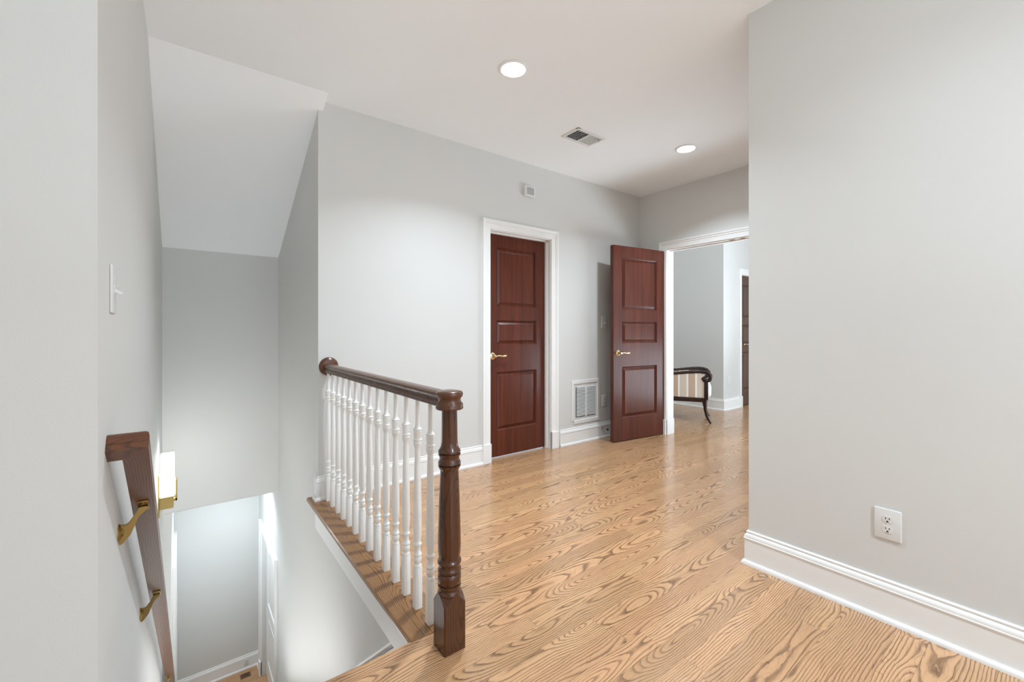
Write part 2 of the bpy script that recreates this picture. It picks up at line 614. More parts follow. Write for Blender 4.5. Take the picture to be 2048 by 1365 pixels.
# ------------------------------------------------------------------ staircase (goes down from the landing, below the frame)
RISE, RUN, NST = -ZL / 16, 0.2269, 16
st = MB()
for k in range(1, NST):
    y = YS - 0.045 + RUN * (k - 1)
    st.box(XL + 0.016, XS - 0.016, y - 0.0, y + RUN + 0.025, -RISE * k - 0.028, -RISE * k)
struct('floor_stair_treads', st, M_PLATE, 'stained oak stair treads going down', 'stairs')
st = MB()
for k in range(1, NST + 1):
    y = YS + RUN * (k - 1) - 0.062
    z0 = -RISE * k if k < NST else ZL
    st.box(XL + 0.016, XS - 0.016, y - 0.015, y, z0, -RISE * (k - 1) - 0.03)
struct('trim_2', st, M_TRIM, 'white stair risers', 'trim')

# skirt boards along the stairs and the white fascia under the nosing plate
NOSE = lambda y: -RISE / RUN * (y - YS)
sk = MB()
yb = YS + RUN * 15
poly = [(YS - 0.05, -0.03), (YS - 0.05, -0.5), (yb, ZL), (yb + 0.05, ZL), (yb + 0.05, NOSE(yb + 0.05) + 0.17), (YS - 0.05, NOSE(YS - 0.05) + 0.045)]
poly = [(YS - 0.05, -0.030), (YS - 0.05, -0.35), (yb - 0.1, ZL), (yb + 0.05, ZL), (yb + 0.05, NOSE(yb + 0.05) + 0.05), (YS + 0.06, -0.030)]
sk.prism(poly, XS - 0.014, XS, M1)
d = Vector((0, RUN, -RISE)).normalized()
nrm = Vector((0, RISE, RUN)).normalized()
a = Vector((XS - 0.014, YS + 0.095, NOSE(YS + 0.095) + 0.045))
bpt = Vector((XS - 0.014, yb + 0.05, NOSE(yb + 0.05) + 0.05))
sk.sweep([a, bpt], (-1, 0, 0), [(-0.012, -0.012), (-0.012, 0.004), (-0.004, 0.006), (0.006, 0.003), (0.014, -0.006), (0.014, -0.013)])
struct('trim_3', sk, M_TRIM, 'white stair skirt board on the right stairwell wall', 'trim', 40)
fa = MB()
fa.box(XS - 0.020, XS, YS - 0.02, YA, -0.190, -0.028, 0.002, 1)
struct('trim_4', fa, M_TRIM, 'white fascia board under the oak nosing plate', 'trim')
sk = MB()
sk.prism([(YS - 0.05, -0.030), (YS - 0.05, -0.35), (yb - 0.1, ZL), (yb + 0.05, ZL), (yb + 0.05, NOSE(yb + 0.05) + 0.05), (YS + 0.06, -0.030)], XL, XL + 0.014, M1)
struct('trim_5', sk, M_TRIM, 'white stair skirt board on the left stairwell wall', 'trim')

# ------------------------------------------------------------------ baseboards
BASE = [(0, 0), (0.0, 0.171), (0.006, 0.171), (0.009, 0.167), (0.009, 0.161), (0.0075, 0.158), (0.014, 0.152), (0.0165, 0.144),
        (0.0165, 0.137), (0.0185, 0.135), (0.0185, 0.131), (0.0150, 0.129), (0.0150, 0.021), (0.0215, 0.020), (0.026, 0.015), (0.028, 0.008), (0.028, 0)]


def base(name, path, label, z=0.0, flip=False):
    b = MB()
    b.sweep([(x, y, z) for x, y in path], (0, 0, 1), BASE, flip=flip)
    return struct(name, b, M_TRIM, label, 'baseboard', 30)


# walking with the room on the right hand
base('baseboard_back_left', [(XS + 0.0, YA + 0.06), (XS, YA), (2.122, YA)], 'white baseboard between the balustrade and the closed door', flip=True)
base('baseboard_back_right', [(3.080, YA), (XB, YA), (XB, 2.985)], 'white baseboard behind the open door', flip=True)
base('baseboard_right', [(XR + 0.9, YR), (XR, YR), (XR, -3.5)], 'tall white baseboard of the bare right wall', flip=True)
base('baseboard_next_room', [(XC, 4.75), (XC, YC), (6.90, YC)], 'white baseboard in the next room', flip=True)
base('baseboard_next_room_end', [(7.87, YC), (9.5, YC)], 'white baseboard past the brown door', flip=True)
base('baseboard_lower_hall', [(XL2, YF2), (XS, YF2), (XS, 6.17)], 'white baseboard at the end of the lower hall', ZL, flip=True)
base('baseboard_left', [(-2.6, YN), (XL, YN)], 'baseboard of the left wall end', flip=True)

# ------------------------------------------------------------------ door casings
CAS = [(0, 0), (0, 0.011), (0.004, 0.015), (0.010, 0.012), (0.030, 0.0145), (0.048, 0.0155), (0.054, 0.021), (0.060, 0.0165),
       (0.064, 0.0165), (0.068, 0.022), (0.078, 0.027), (0.088, 0.027), (0.088, 0)]


def casing(mb, origin, right, N, x0, x1, zt, zb=0.0, plinth=True, scale=1.0, sides=(1, 1)):
    o, R, N = Vector(origin), Vector(right), Vector(N)
    pr = [(a * scale, b) for a, b in CAS]
    P = []
    if sides[0]:
        P.append(o + R * x0 + Vector((0, 0, zb)))
    P += [o + R * x0 + Vector((0, 0, zt)), o + R * x1 + Vector((0, 0, zt))]
    if sides[1]:
        P.append(o + R * x1 + Vector((0, 0, zb)))
    # lateral = N x d must point away from the opening
    up = (P[1] - P[0])
    out = (-R if sides[0] else Vector((0, 0, 1)))
    mb.sweep(P, N, pr, flip=(N.cross(up).dot(out) < 0))
    if plinth:
        for s, x in ((-1, x0), (1, x1)):
            if (s < 0 and not sides[0]) or (s > 0 and not sides[1]):
                continue
            xa, xb = sorted((x, x + s * 0.090 * scale))
            m = frame_axes(o, R, (0, 0, 1))
            y0, y1 = (0.0, 0.0295) if m.col[1].to_3d().dot(N) > 0 else (-0.0295, 0.0)
            mb.box(xa, xb, y0, y1, zb, zb + 0.172, 0.0015, 1, m)


DX0, DX1, DZ = 2.218, 2.953, 2.121           # jamb faces of the closed door
t6 = MB()
casing(t6, (0, YA, 0), (1, 0, 0), (0, -1, 0), DX0 - 0.006, DX1 + 0.006, DZ + 0.007)
t6.box(2.203, DX0, YA - 0.001, YA + T, 0, DZ + 0.015)         # jambs and head
t6.box(DX1, 2.967, YA - 0.001, YA + T, 0, DZ + 0.015)
t6.box(2.203, 2.967, YA - 0.001, YA + T, DZ, DZ + 0.016)
t6.box(DX0, DX0 + 0.012, YA + 0.045, YA + 0.072, 0, DZ)       # stops
t6.box(DX1 - 0.012, DX1, YA + 0.045, YA + 0.072, 0, DZ)
t6.box(DX0, DX1, YA + 0.045, YA + 0.072, DZ - 0.012, DZ)
struct('trim_6', t6, M_TRIM, 'white moulded casing around the closed mahogany door', 'trim', 30)

t7 = MB()
JY, JH = 2.880, 2.131
casing(t7, (XB, 0, 0), (0, -1, 0), (-1, 0, 0), -JY - 0.006, -1.264, JH + 0.006, scale=1.02)
t7.box(XB - 0.001, XB + T + 0.002, JY, 2.897, 0, JH + 0.015)
t7.box(XB - 0.001, XB + T + 0.002, 1.248, 1.27, 0, JH + 0.015)
t7.box(XB - 0.001, XB + T + 0.002, 1.25, 2.897, JH, JH + 0.016)
t7.box(XB + 0.050, XB + 0.085, 1.27, JY, JH - 0.012, JH)
casing(t7, (XB + T, 0, 0), (0, -1, 0), (1, 0, 0), -JY - 0.006, -1.264, JH + 0.006, scale=1.02)
t7o = struct('trim_7', t7, M_TRIM, 'white casing of the wide opening to the next room', 'trim', 30)
for yy in (2.150, 2.045):
    s = MB().box(XB + 0.012, XB + 0.042, yy - 0.026, yy + 0.026, JH - 0.0025, JH - 0.0002, 0.001, 1)
    s.box(XB + 0.02, XB + 0.034, yy - 0.014, yy + 0.014, JH - 0.0032, JH - 0.002, 0.001, 1)
    tag(s.build('strike_plate', M_OLDBRASS, t7o), 'dull metal strike plate in the head jamb')

t8 = MB()
casing(t8, (0, YC, 0), (1, 0, 0), (0, -1, 0), 6.985, 7.775, 2.088)
t8.box(6.975, 6.99, YC - 0.001, YC + 0.09, 0, 2.09)
t8.box(7.77, 7.785, YC - 0.001, YC + 0.09, 0, 2.09)
t8.box(6.975, 7.785, YC - 0.001, YC + 0.09, 2.08, 2.11)
struct('trim_8', t8, M_TRIM, 'white casing of the brown door in the next room', 'trim', 30)

# lower hall casings with white doors set in them
t9 = MB()
casing(t9, (XS, 0, ZL), (0, -1, 0), (-1, 0, 0), -6.10, -5.06, 1.822)
struct('trim_9', t9, M_TRIM, 'white casing on the right wall of the lower hall', 'trim', 30)
t10 = MB()
casing(t10, (XL2, 0, ZL), (0, 1, 0), (1, 0, 0), 5.37, 6.13, 1.885)
struct('trim_10', t10, M_TRIM, 'white casing on the left wall of the lower hall', 'trim', 30)


# ------------------------------------------------------------------ panelled doors
def panel_leaf(w, h, t, panels, stile):
    """local: x from hinge 0..w, y 0..t (front face y=0), z 0..h; raised panels on both faces"""
    mb = MB()
    x0, x1 = stile, w - stile
    # stiles and rails
    mb.box(0, x0, 0, t, 0, h, 0.0015, 1)
    mb.box(x1, w, 0, t, 0, h, 0.0015, 1)
    zs = [0.0]
    for a, b in panels:
        zs += [a, b]
    zs.append(h)
    for i in range(0, len(zs), 2):
        mb.box(x0 - 0.001, x1 + 0.001, 0, t, zs[i], zs[i + 1])
    for a, b in panels:
        cx, cz = (x0 + x1) / 2, (a + b) / 2
        hw, hh = (x1 - x0) / 2, (b - a) / 2
        for sgn in (0, 1):
            # frame moulding, groove, bevel, raised field
            lv = [(0.0, 0.0), (0.003, 0.0035), (0.008, 0.0075), (0.013, 0.016), (0.015, 0.019), (0.018, 0.019), (0.040, 0.0075), (0.042, 0.0035), (0.045, 0.003)]
            g = bmesh.new()
            rings = []
            for ins, dep in lv:
                y = dep if sgn == 0 else t - dep
                rings.append([g.verts.new((cx + sx * (hw - ins), y, cz + sz * (hh - ins))) for sx, sz in ((-1, -1), (1, -1), (1, 1), (-1, 1))])
            for r0, r1 in zip(rings, rings[1:]):
                for k in range(4):
                    f = (r0[k], r0[(k + 1) % 4], r1[(k + 1) % 4], r1[k])
                    g.faces.new(f if sgn == 0 else tuple(reversed(f)))
            f = rings[-1]
            g.faces.new(f if sgn == 0 else list(reversed(f)))
            mb._take(g)
    return mb


PANELS = [(0.245, 0.800), (1.055, 1.290), (1.420, 1.985)]


def lever_handle(parent, x, z, sgn, y=0.0, dirx=1):
    """rose and curved lever on the face y; sgn -1 = towards -y, dirx = way the lever points"""
    m = frame_axes((x, y, z), (1, 0, 0), (0, sgn, 0))
    h = MB()
    h.lathe([(0.033, 0.0), (0.033, 0.004), (0.028, 0.008), (0.022, 0.010), (0.015, 0.013), (0.0115, 0.020), (0.0115, 0.040), (0.013, 0.044), (0.013, 0.056), (0.009, 0.060)], n=24, M=m)
    o = h.build('door_handle', M_BRASS, parent, 40)
    l = MB()
    y1 = y + sgn * 0.050
    pts, rad = [], []
    for k in range(15):
        u = k / 14
        pts.append((x + dirx * (u * 0.118), y1 + sgn * 0.006 * math.sin(u * PI), z + 0.004 * math.sin(u * 2 * PI) - 0.002 + 0.005 * u))
        rad.append(0.0095 - 0.003 * math.sin(min(1, u * 1.6) * PI) + (0.003 if 0.78 < u < 0.97 else 0))
    l.tube(pts, rad, 12)
    l.lathe([(0.0075, -0.012), (0.0095, -0.006), (0.0095, 0.006), (0.0075, 0.012)], n=12, M=Matrix.Translation((x + dirx * 0.112, y1, z + 0.003)) @ Matrix.Rotation(PI / 2, 4, 'Y'))
    l.build('lever', M_BRASS, o, 50)
    tag(o, 'polished brass lever handle')
    return o


def hinge(parent, x, y, z):
    h = MB().lathe([(0.003, -0.058), (0.0065, -0.054), (0.0075, -0.05), (0.0075, 0.05), (0.0065, 0.054), (0.003, 0.058)], x, y, 12, Matrix.Translation((0, 0, z)))
    return h.build('hinge', M_BRASS, parent, 40)


# closed door in the back wall
d1 = empty('door_1', (DX0, YA + 0.073, 0), label='closed three-panel mahogany door in a white casing', cat='door', kind='structure')
panel_leaf(DX1 - DX0, 2.109, 0.044, PANELS, 0.121).build('leaf', M_MAHO, d1).location = (0, 0, 0.010)
lever_handle(d1, 0.074, 0.963, -1)

# open leaf of the wide opening, swung back along the wall
LA, LB = Vector((4.442 - 0.022, 2.912)), Vector((3.639, 3.012))
ang = math.atan2(LA.y - LB.y, LA.x - LB.x)
WL = (LA - LB).length
d2 = empty('door_2', (LB.x, LB.y, 0), ang, label='open mahogany door swung back against the wall', cat='door', kind='structure')
panel_leaf(WL, 2.112, 0.050, PANELS, 0.126).build('leaf', M_MAHO, d2).location = (0, 0, 0.010)
lever_handle(d2, 0.062, 0.960, -1)
lever_handle(d2, 0.062, 0.960, 1, 0.050)
for z in (0.25, 1.06, 1.86):
    hinge(d2, WL + 0.006, -0.004, z)

# brown door of the next room
d3 = empty('door_3', (6.992, YC + 0.035, 0), label='brown panelled door in the bright next room', cat='door', kind='structure')
panel_leaf(0.776, 2.070, 0.044, [(0.235, 0.85), (0.98, 1.28), (1.40, 1.93)], 0.11).build('leaf', M_FARDOOR, d3).location = (0, 0, 0.012)
lever_handle(d3, 0.07, 0.985, -1)

# white doors of the lower hall
d4 = empty('door_4', (XS + 0.045, 6.095, ZL), -PI / 2, label='white door on the right of the lower hall', cat='door', kind='structure')
panel_leaf(1.03, 1.815, 0.04, [(0.22, 0.80), (0.93, 1.66)], 0.13).build('leaf', M_TRIM, d4).location = (0, 0, 0.008)
d5 = empty('door_5', (XL2 - 0.008, 5.375, ZL), PI / 2, label='white door on the left of the lower hall', cat='door', kind='structure')
panel_leaf(0.75, 1.875, 0.04, [(0.22, 0.80), (0.93, 1.72)], 0.12).build('leaf', M_TRIM, d5).location = (0, 0.0, 0.008)
for z in (0.30, 1.45):
    hinge(d5, 0.755, -0.008, z)

# ------------------------------------------------------------------ balustrade
RX = 0.800                                    # centre line of rail, newel and balusters
rail = empty('stair_railing', (RX, 1.452, 0), label='oak handrail with white turned balusters and newel post along the stairwell', cat='railing')
RO = Vector((RX, 1.452, 0))
INV = Matrix.Translation(-RO)


def superring(cx, cy, half, fz, n=64):
    out = []
    for k in range(n):
        a = 2 * PI * k / n + PI / n
        c, s = math.cos(a), math.sin(a)
        R = half / max(abs(c), abs(s))
        out.append((cx + R * c, cy + R * s, fz(R), a))
    return out


def square_block(mb, half, ztop_face, ztop_corner, rin, zin, z0=0.0, n=64):
    """square block whose top was turned on the lathe, leaving an arched shoulder on each face"""
    g = bmesh.new()
    k2 = half * math.sqrt(2)
    fz = lambda R: ztop_face - (ztop_face - ztop_corner) * ((R - half) / (k2 - half)) ** 0.85
    top = superring(0, 0, half, fz, n)
    lo = [g.verts.new((x, y, z0)) for x, y, z, a in top]
    hi = [g.verts.new((x, y, z)) for x, y, z, a in top]
    inn = [g.verts.new((rin * math.cos(a), rin * math.sin(a), zin)) for x, y, z, a in top]
    for k in range(n):
        j = (k + 1) % n
        g.faces.new((lo[k], lo[j], hi[j], hi[k]))
        g.faces.new((hi[k], hi[j], inn[j], inn[k]))
    g.faces.new(list(reversed(lo)))
    g.faces.new(inn)
    mb._take(g)
    return mb


newel = MB().lathe([
    (0.0400, 0.196), (0.0425, 0.200), (0.0450, 0.206), (0.0450, 0.213), (0.0425, 0.217), (0.0400, 0.221), (0.0395, 0.226), (0.0420, 0.230),
    (0.0440, 0.234), (0.0430, 0.239), (0.0380, 0.241), (0.0380, 0.244), (0.0430, 0.247), (0.0440, 0.258), (0.0440, 0.270), (0.0430, 0.281), (0.0385, 0.284),
    (0.0385, 0.287), (0.0440, 0.291), (0.0445, 0.296), (0.0420, 0.301), (0.0400, 0.306), (0.0395, 0.312), (0.0410, 0.318), (0.0445, 0.321), (0.0455, 0.325), (0.0440, 0.330),
    (0.0395, 0.333), (0.0390, 0.338), (0.0405, 0.348), (0.0425, 0.365), (0.0432, 0.390), (0.0428, 0.430), (0.0412, 0.490), (0.0390, 0.560), (0.0362, 0.630), (0.0345, 0.668),
    (0.0345, 0.672), (0.0375, 0.676), (0.0400, 0.681), (0.0420, 0.686), (0.0428, 0.690), (0.0365, 0.692), (0.0365, 0.694), (0.0430, 0.697), (0.0425, 0.703), (0.0395, 0.708),
    (0.0372, 0.714), (0.0372, 0.720), (0.0390, 0.725), (0.0420, 0.729), (0.0425, 0.734), (0.0365, 0.736), (0.0365, 0.738), (0.0425, 0.741), (0.0410, 0.748), (0.0350, 0.756),
    (0.0322, 0.764), (0.0310, 0.780), (0.0300, 0.830), (0.0292, 0.880), (0.0290, 0.912)], n=40)
nw = newel.build('newel_post', M_OAKZ, rail, 55)
tag(nw, 'turned dark oak newel post')
sb = square_block(MB(), 0.0455, 0.213, 0.170, 0.042, 0.2175 - 0.012)
sb.build('base_block', M_OAKZ, nw, 30)
cap = MB().lathe([(0.030, 0.903), (0.0500, 0.903), (0.0525, 0.906), (0.0525, 0.911), (0.0510, 0.914), (0.0520, 0.919), (0.0505, 0.924), (0.0450, 0.929), (0.0425, 0.936), (0.0432, 0.944),
                  (0.0490, 0.950), (0.0515, 0.956), (0.0515, 0.962), (0.0490, 0.967), (0.0440, 0.9705), (0.0300, 0.9735), (0.0100, 0.975)], n=40)
cap.build('post_cap', M_OAKY, nw, 50)

RAILP = [(-0.022, 0.0), (-0.022, 0.004), (-0.0265, 0.0045), (-0.0265, 0.0075), (-0.0245, 0.0085), (-0.0285, 0.011), (-0.0290, 0.017), (-0.0265, 0.022), (-0.0215, 0.026), (-0.0205, 0.030), (-0.0245, 0.0315), (-0.0245, 0.0335), (-0.0285, 0.037), (-0.0305, 0.044), (-0.0285, 0.052), (-0.022, 0.0575), (-0.012, 0.0605)]
RAILP = RAILP + [(-a, b) for a, b in reversed(RAILP)]
hr = MB().sweep([(0, 0.035, 0.906), (0, YA - 1.452 - 0.012, 0.906)], (0, 0, 1), RAILP)
hrm = hr.build('handrail', M_OAKY, rail, 35)
ros = MB().lathe([(0.066, 0.0), (0.066, 0.007), (0.062, 0.012), (0.054, 0.014), (0.050, 0.018), (0.044, 0.0195)], n=40, M=frame_axes((0.015, YA - 1.452 - 0.0005, 0.945), (1, 0, 0), (0, -1, 0)))
ros.build('rosette', M_OAKX, rail, 40)

# one baluster
bl = MB()
bl.lathe([(0.0150, 0.172), (0.0170, 0.178), (0.0180, 0.184), (0.0165, 0.189), (0.0135, 0.193), (0.0150, 0.199), (0.0172, 0.204), (0.0178, 0.212), (0.0172, 0.219), (0.0150, 0.223), (0.0148, 0.226),
          (0.0180, 0.229), (0.0185, 0.233), (0.0165, 0.237), (0.0135, 0.244), (0.0128, 0.252), (0.0138, 0.262), (0.0158, 0.270), (0.0176, 0.274), (0.0182, 0.278), (0.0165, 0.282),
          (0.0142, 0.286), (0.0140, 0.290), (0.0155, 0.300), (0.0174, 0.318), (0.0182, 0.340), (0.0182, 0.370), (0.0174, 0.430), (0.0160, 0.510), (0.0140, 0.600), (0.0122, 0.670), (0.0117, 0.690),
          (0.0130, 0.696), (0.0160, 0.703), (0.0182, 0.712), (0.0178, 0.718), (0.0155, 0.7205), (0.0155, 0.7225), (0.0192, 0.725), (0.0192, 0.731), (0.0158, 0.734), (0.0158, 0.736),
          (0.0166, 0.745), (0.0178, 0.757), (0.0182, 0.766), (0.0152, 0.7685), (0.0152, 0.770), (0.0192, 0.772), (0.0192, 0.776), (0.0128, 0.781), (0.0102, 0.789), (0.0094, 0.802), (0.0090, 0.850), (0.0088, 0.908)], n=20)
square_block(bl, 0.0162, 0.188, 0.168, 0.0150, 0.190, 0.0015, 32)
b0 = bl.build('baluster', M_BALU, rail, 40)
PITCH = 0.1226
b0.location = (0, 1.613 - 1.452, 0)
tag(b0, 'white turned baluster')
for k in range(1, 14):
    c = b0.copy()
    COL.objects.link(c)
    c.parent = rail
    c.location = (0, 1.613 + PITCH * k - 1.452, 0)

# ------------------------------------------------------------------ wall handrail on the left
SL = RISE / RUN
nv = Vector((0, SL, 1)).normalized()
dv = Vector((0, 1, -SL)).normalized()
GRIP = [(-0.022, 0.0), (-0.022, 0.020), (-0.0245, 0.022), (-0.0285, 0.026), (-0.0295, 0.034), (-0.028, 0.044), (-0.024, 0.052), (-0.016, 0.0575), (-0.006, 0.060)]
GRIP = [(-0.0285, 0.0), (-0.0285, 0.018), (-0.0265, 0.020), (-0.0295, 0.023), (-0.0295, 0.034), (-0.0275, 0.046), (-0.021, 0.054), (-0.010, 0.058)]
GRIP = GRIP + [(-a, b) for a, b in reversed(GRIP)]
HX, HY, HZ = -0.110, 1.556, 0.8655            # corner of the rail, on the underside centre line
wr = empty('wall_handrail', (XL, HY, HZ), label='dark oak handrail on brass brackets descending the left stairwell wall', cat='handrail')
WO = Matrix.Translation((-XL, -HY, -HZ))
RLEN = 4.75
e0 = Vector((XL, HY, HZ))
e1 = Vector((HX, HY, HZ))
e2 = e1 + dv * RLEN
g = MB().sweep([e1, e2], nv, GRIP)
# mitre the rail against the return along the bisecting plane
bis = (Vector((1, 0, 0)) + dv).normalized()


def trim_plane(mb, co, no):
    geom = list(mb.b.verts) + list(mb.b.edges) + list(mb.b.faces)
    r = bmesh.ops.bisect_plane(mb.b, geom=geom, plane_co=co, plane_no=no, clear_inner=True)
    ed = [x for x in r['geom_cut'] if isinstance(x, bmesh.types.BMEdge)]
    bmesh.ops.holes_fill(mb.b, edges=ed)


g = MB().sweep([e1 - dv * 0.08, e2], nv, GRIP)
trim_plane(g, e1, bis)
g.build('rail', M_OAKS, wr, 35, WO)
g = MB().sweep([e0 - Vector((0.0, 0, 0)), e1 + Vector((0.08, 0, 0))], nv, GRIP)
trim_plane(g, e1, -bis)
g.build('return_rail', M_OAKX, wr, 35, WO)
for s in (0.35, 1.39, 3.95):
    p = e1 + dv * s                                   # point on the underside
    br = MB()
    wp = Vector((XL, p.y - 0.010, p.z - 0.072))
    mw = frame_axes(wp, (0, 0, 1), (1, 0, 0))
    br.lathe([(0.026, 0.0), (0.026, 0.003), (0.022, 0.006), (0.014, 0.008), (0.011, 0.012)], n=20, M=mw)
    dx, dz = p.x - XL, p.z - wp.z
    web = [(0.002, -0.040), (0.010, -0.038), (0.030, -0.012), (0.060 - 0.012, dz - 0.034), (dx + 0.012, dz - 0.012), (dx + 0.012, dz - 0.004), (dx - 0.010, dz - 0.004),
           (0.036, dz - 0.030), (0.022, 0.022), (0.012, 0.020), (0.002, 0.024)]
    ma = Matrix(((1, 0, 0, XL), (0, 0, -1, (wp.y + p.y) / 2), (0, 1, 0, wp.z), (0, 0, 0, 1)))
    br.prism(web, -0.006, 0.006, ma, 0.002)
    bo = br.build('bracket', M_OLDBRASS, wr, 45, WO)
    tag(bo, 'aged brass handrail bracket')
    ms = frame_axes(p, (1, 0, 0), nv)
    sd = MB().box(-0.015, 0.015, -0.034, 0.034, -0.006, 0.0, 0.002, 1, ms)
    sd.lathe([(0.0055, -0.0095), (0.0055, -0.006)], 0, -0.022, 10, ms).lathe([(0.0055, -0.0095), (0.0055, -0.006)], 0, 0.022, 10, ms)
    sd.build('saddle', M_OLDBRASS, bo, 40, WO)

# ------------------------------------------------------------------ wall sconce over the stairs
sc = empty('wall_sconce', (XL, 4.24, 0.0), label='lit rectangular glass wall sconce with a brass base over the stairs', cat='wall lamp')
MB().box(0.0, 0.010, -0.055, 0.055, -0.211, 0.105, 0.002, 1).build('back_plate', M_SATIN, sc)
cu = MB().box(0.010, 0.092, -0.050, 0.050, -0.155, -0.065, 0.002, 1)
cu.build('base_cup', M_SATIN, sc)
MB().box(0.014, 0.096, -0.047, 0.047, -0.065, 0.252, 0.003, 1).build('glass_shade', M_GLOW, sc)
MB().box(0.088, 0.114, -0.028, 0.028, -0.110, -0.090, 0.001, 1).box(0.103, 0.114, -0.028, 0.028, -0.110, 0.055, 0.001, 1).build('front_clip', M_SATIN, sc)


# ------------------------------------------------------------------ ceiling lights
def ceiling_light(x, y, z, label, group, first=None, energy=None, spread=128):
    if first is None:
        o = empty('ceiling_light', (x, y, z))
        ring = MB().lathe([(0.074, -0.001), (0.083, -0.001), (0.092, -0.002), (0.0935, -0.005), (0.088, -0.0085), (0.078, -0.009), (0.074, -0.006)][::-1], n=48, caps=False)
        ring.build('trim_ring', M_TRIM, o, 40)
        MB().lathe([(0.004, -0.0072), (0.030, -0.0068), (0.055, -0.0058), (0.0745, -0.004), (0.0745, -0.0005)], n=48).build('lens', M_LENS, o, 40)
    else:
        o = copy_tree(first)
        o.location = (x, y, z)
    tag(o, label, 'ceiling light', group)
    d = bpy.data.lights.new('lamp', 'AREA')      # light leaves the lens as from a frosted disc, cut off by the can
    d.shape = 'DISK'
    d.size = 0.13
    d.energy = energy or SPOT_E
    d.color = LAMP
    d.spread = math.radians(spread)
    l = bpy.data.objects.new('lamp', d)
    COL.objects.link(l)
    l.location = (x, y, z - 0.012)
    return o


GL = 'recessed ceiling lights'
cl = ceiling_light(1.627, 2.135, HC, 'lit recessed ceiling light nearer the stairwell', GL)
ceiling_light(3.571, 2.133, HC, 'lit recessed ceiling light nearer the open door', GL, cl, 18)
ceiling_light(1.40, 0.25, HC, 'added unseen ceiling light behind the viewer, nearest', GL, cl, 4)  # extra lamp out of view, added to light the hall
ceiling_light(1.40, -1.65, HC, 'added unseen ceiling light behind the viewer, farther back', GL, cl, 66, 150)  # extra lamp out of view, added as general hall fill
ceiling_light(0.44, 5.50, ZB, 'recessed ceiling light of the lower hall', GL, cl, 11, 145)

# ------------------------------------------------------------------ ceiling vent
cv = empty('ceiling_vent', (2.674, 2.533, HC), math.radians(0), label='white ceiling air vent with one half of its louvres open', cat='vent')
VX, VY = 0.165, 0.1
fr = MB()
prf = [(0, -0.001), (0, -0.006), (0.004, -0.008), (0.022, -0.009), (0.027, -0.006), (0.027, -0.001)]
fr.sweep([(-VX, -VY, 0), (VX, -VY, 0), (VX, VY, 0), (-VX, VY, 0), (-VX, -VY, 0)], (0, 0, 1), prf)
fr.box(-0.008, 0.008, -VY + 0.02, VY - 0.02, -0.008, -0.001)
for x, y in ((-VX + 0.012, 0), (VX - 0.012, 0)):
    fr.lathe([(0.004, -0.0105), (0.004, -0.008)], x, y, 10)
fr.build('frame', M_PLASTIC, cv, 30)
MB().box(-VX + 0.02, 0, -VY + 0.02, VY - 0.02, -0.0016, -0.0006).build('duct_opening', M_DUCT, cv)
lo = MB()
for k in range(6):
    y = -VY + 0.038 + k * 0.0245
    lo.box(-VX + 0.025, -0.006, -0.0006, 0.0006, -0.0032, 0.0032, 0, 1, Matrix.Translation((0, y, -0.005)) @ Matrix.Rotation(math.radians(-30), 4, 'X'))
for k in range(3):
    x = -VX + 0.056 + k * 0.031
    lo.box(x - 0.0007, x + 0.0007, -VY + 0.025, VY - 0.025, -0.006, -0.004)
tag(lo.build('open_louvres', M_GREY, cv), 'open louvres over the dark duct')
cf = MB()
for k in range(9):
    y = -VY + 0.030 + k * 0.0175
    cf.box(0.006, VX - 0.025, -0.0092, 0.0092, -0.0005, 0.0005, 0, 1, Matrix.Translation((0, y, -0.0045)) @ Matrix.Rotation(math.radians(9), 4, 'X'))
tag(cf.build('closed_louvres', M_GREY, cv), 'closed grey louvres')
MB().box(VX - 0.040, VX - 0.034, -0.062, -0.056, -0.022, -0.005, 0.001, 1).box(VX - 0.046, VX - 0.028, -0.066, -0.052, -0.024, -0.020, 0.001, 1).build('lever', M_STEEL, cv)

# ------------------------------------------------------------------ chime box on the back wall
ch = empty('wall_chime', (2.665, YA, 2.557), label='small white louvred alarm box high on the wall above the closed door', cat='alarm box')
MB().box(-0.066, 0.066, -0.030, 0, -0.052, 0.052, 0.006, 2).build('housing', M_PLASTIC, ch, 40)
gr = MB()
for k in range(7):
    z = -0.034 + k * 0.0113
    gr.box(-0.040, 0.046, -0.0320, -0.0296, z - 0.0022, z + 0.0022)
for k in range(6):
    x = -0.040 + k * 0.0172
    gr.box(x - 0.002, x + 0.002, -0.0323, -0.0298, -0.036, 0.036)
tag(gr.build('sound_grille', M_GREY, ch), 'grey slotted grille')
sg = MB()
for k in range(6):
    z = -0.0283 + k * 0.0113
    sg.box(-0.039, 0.045, -0.0312, -0.0299, z - 0.0030, z + 0.0030)
sg.build('slot_gap', mat('grey_mesh', (0.20, 0.20, 0.20), 0.7)[0], ch)

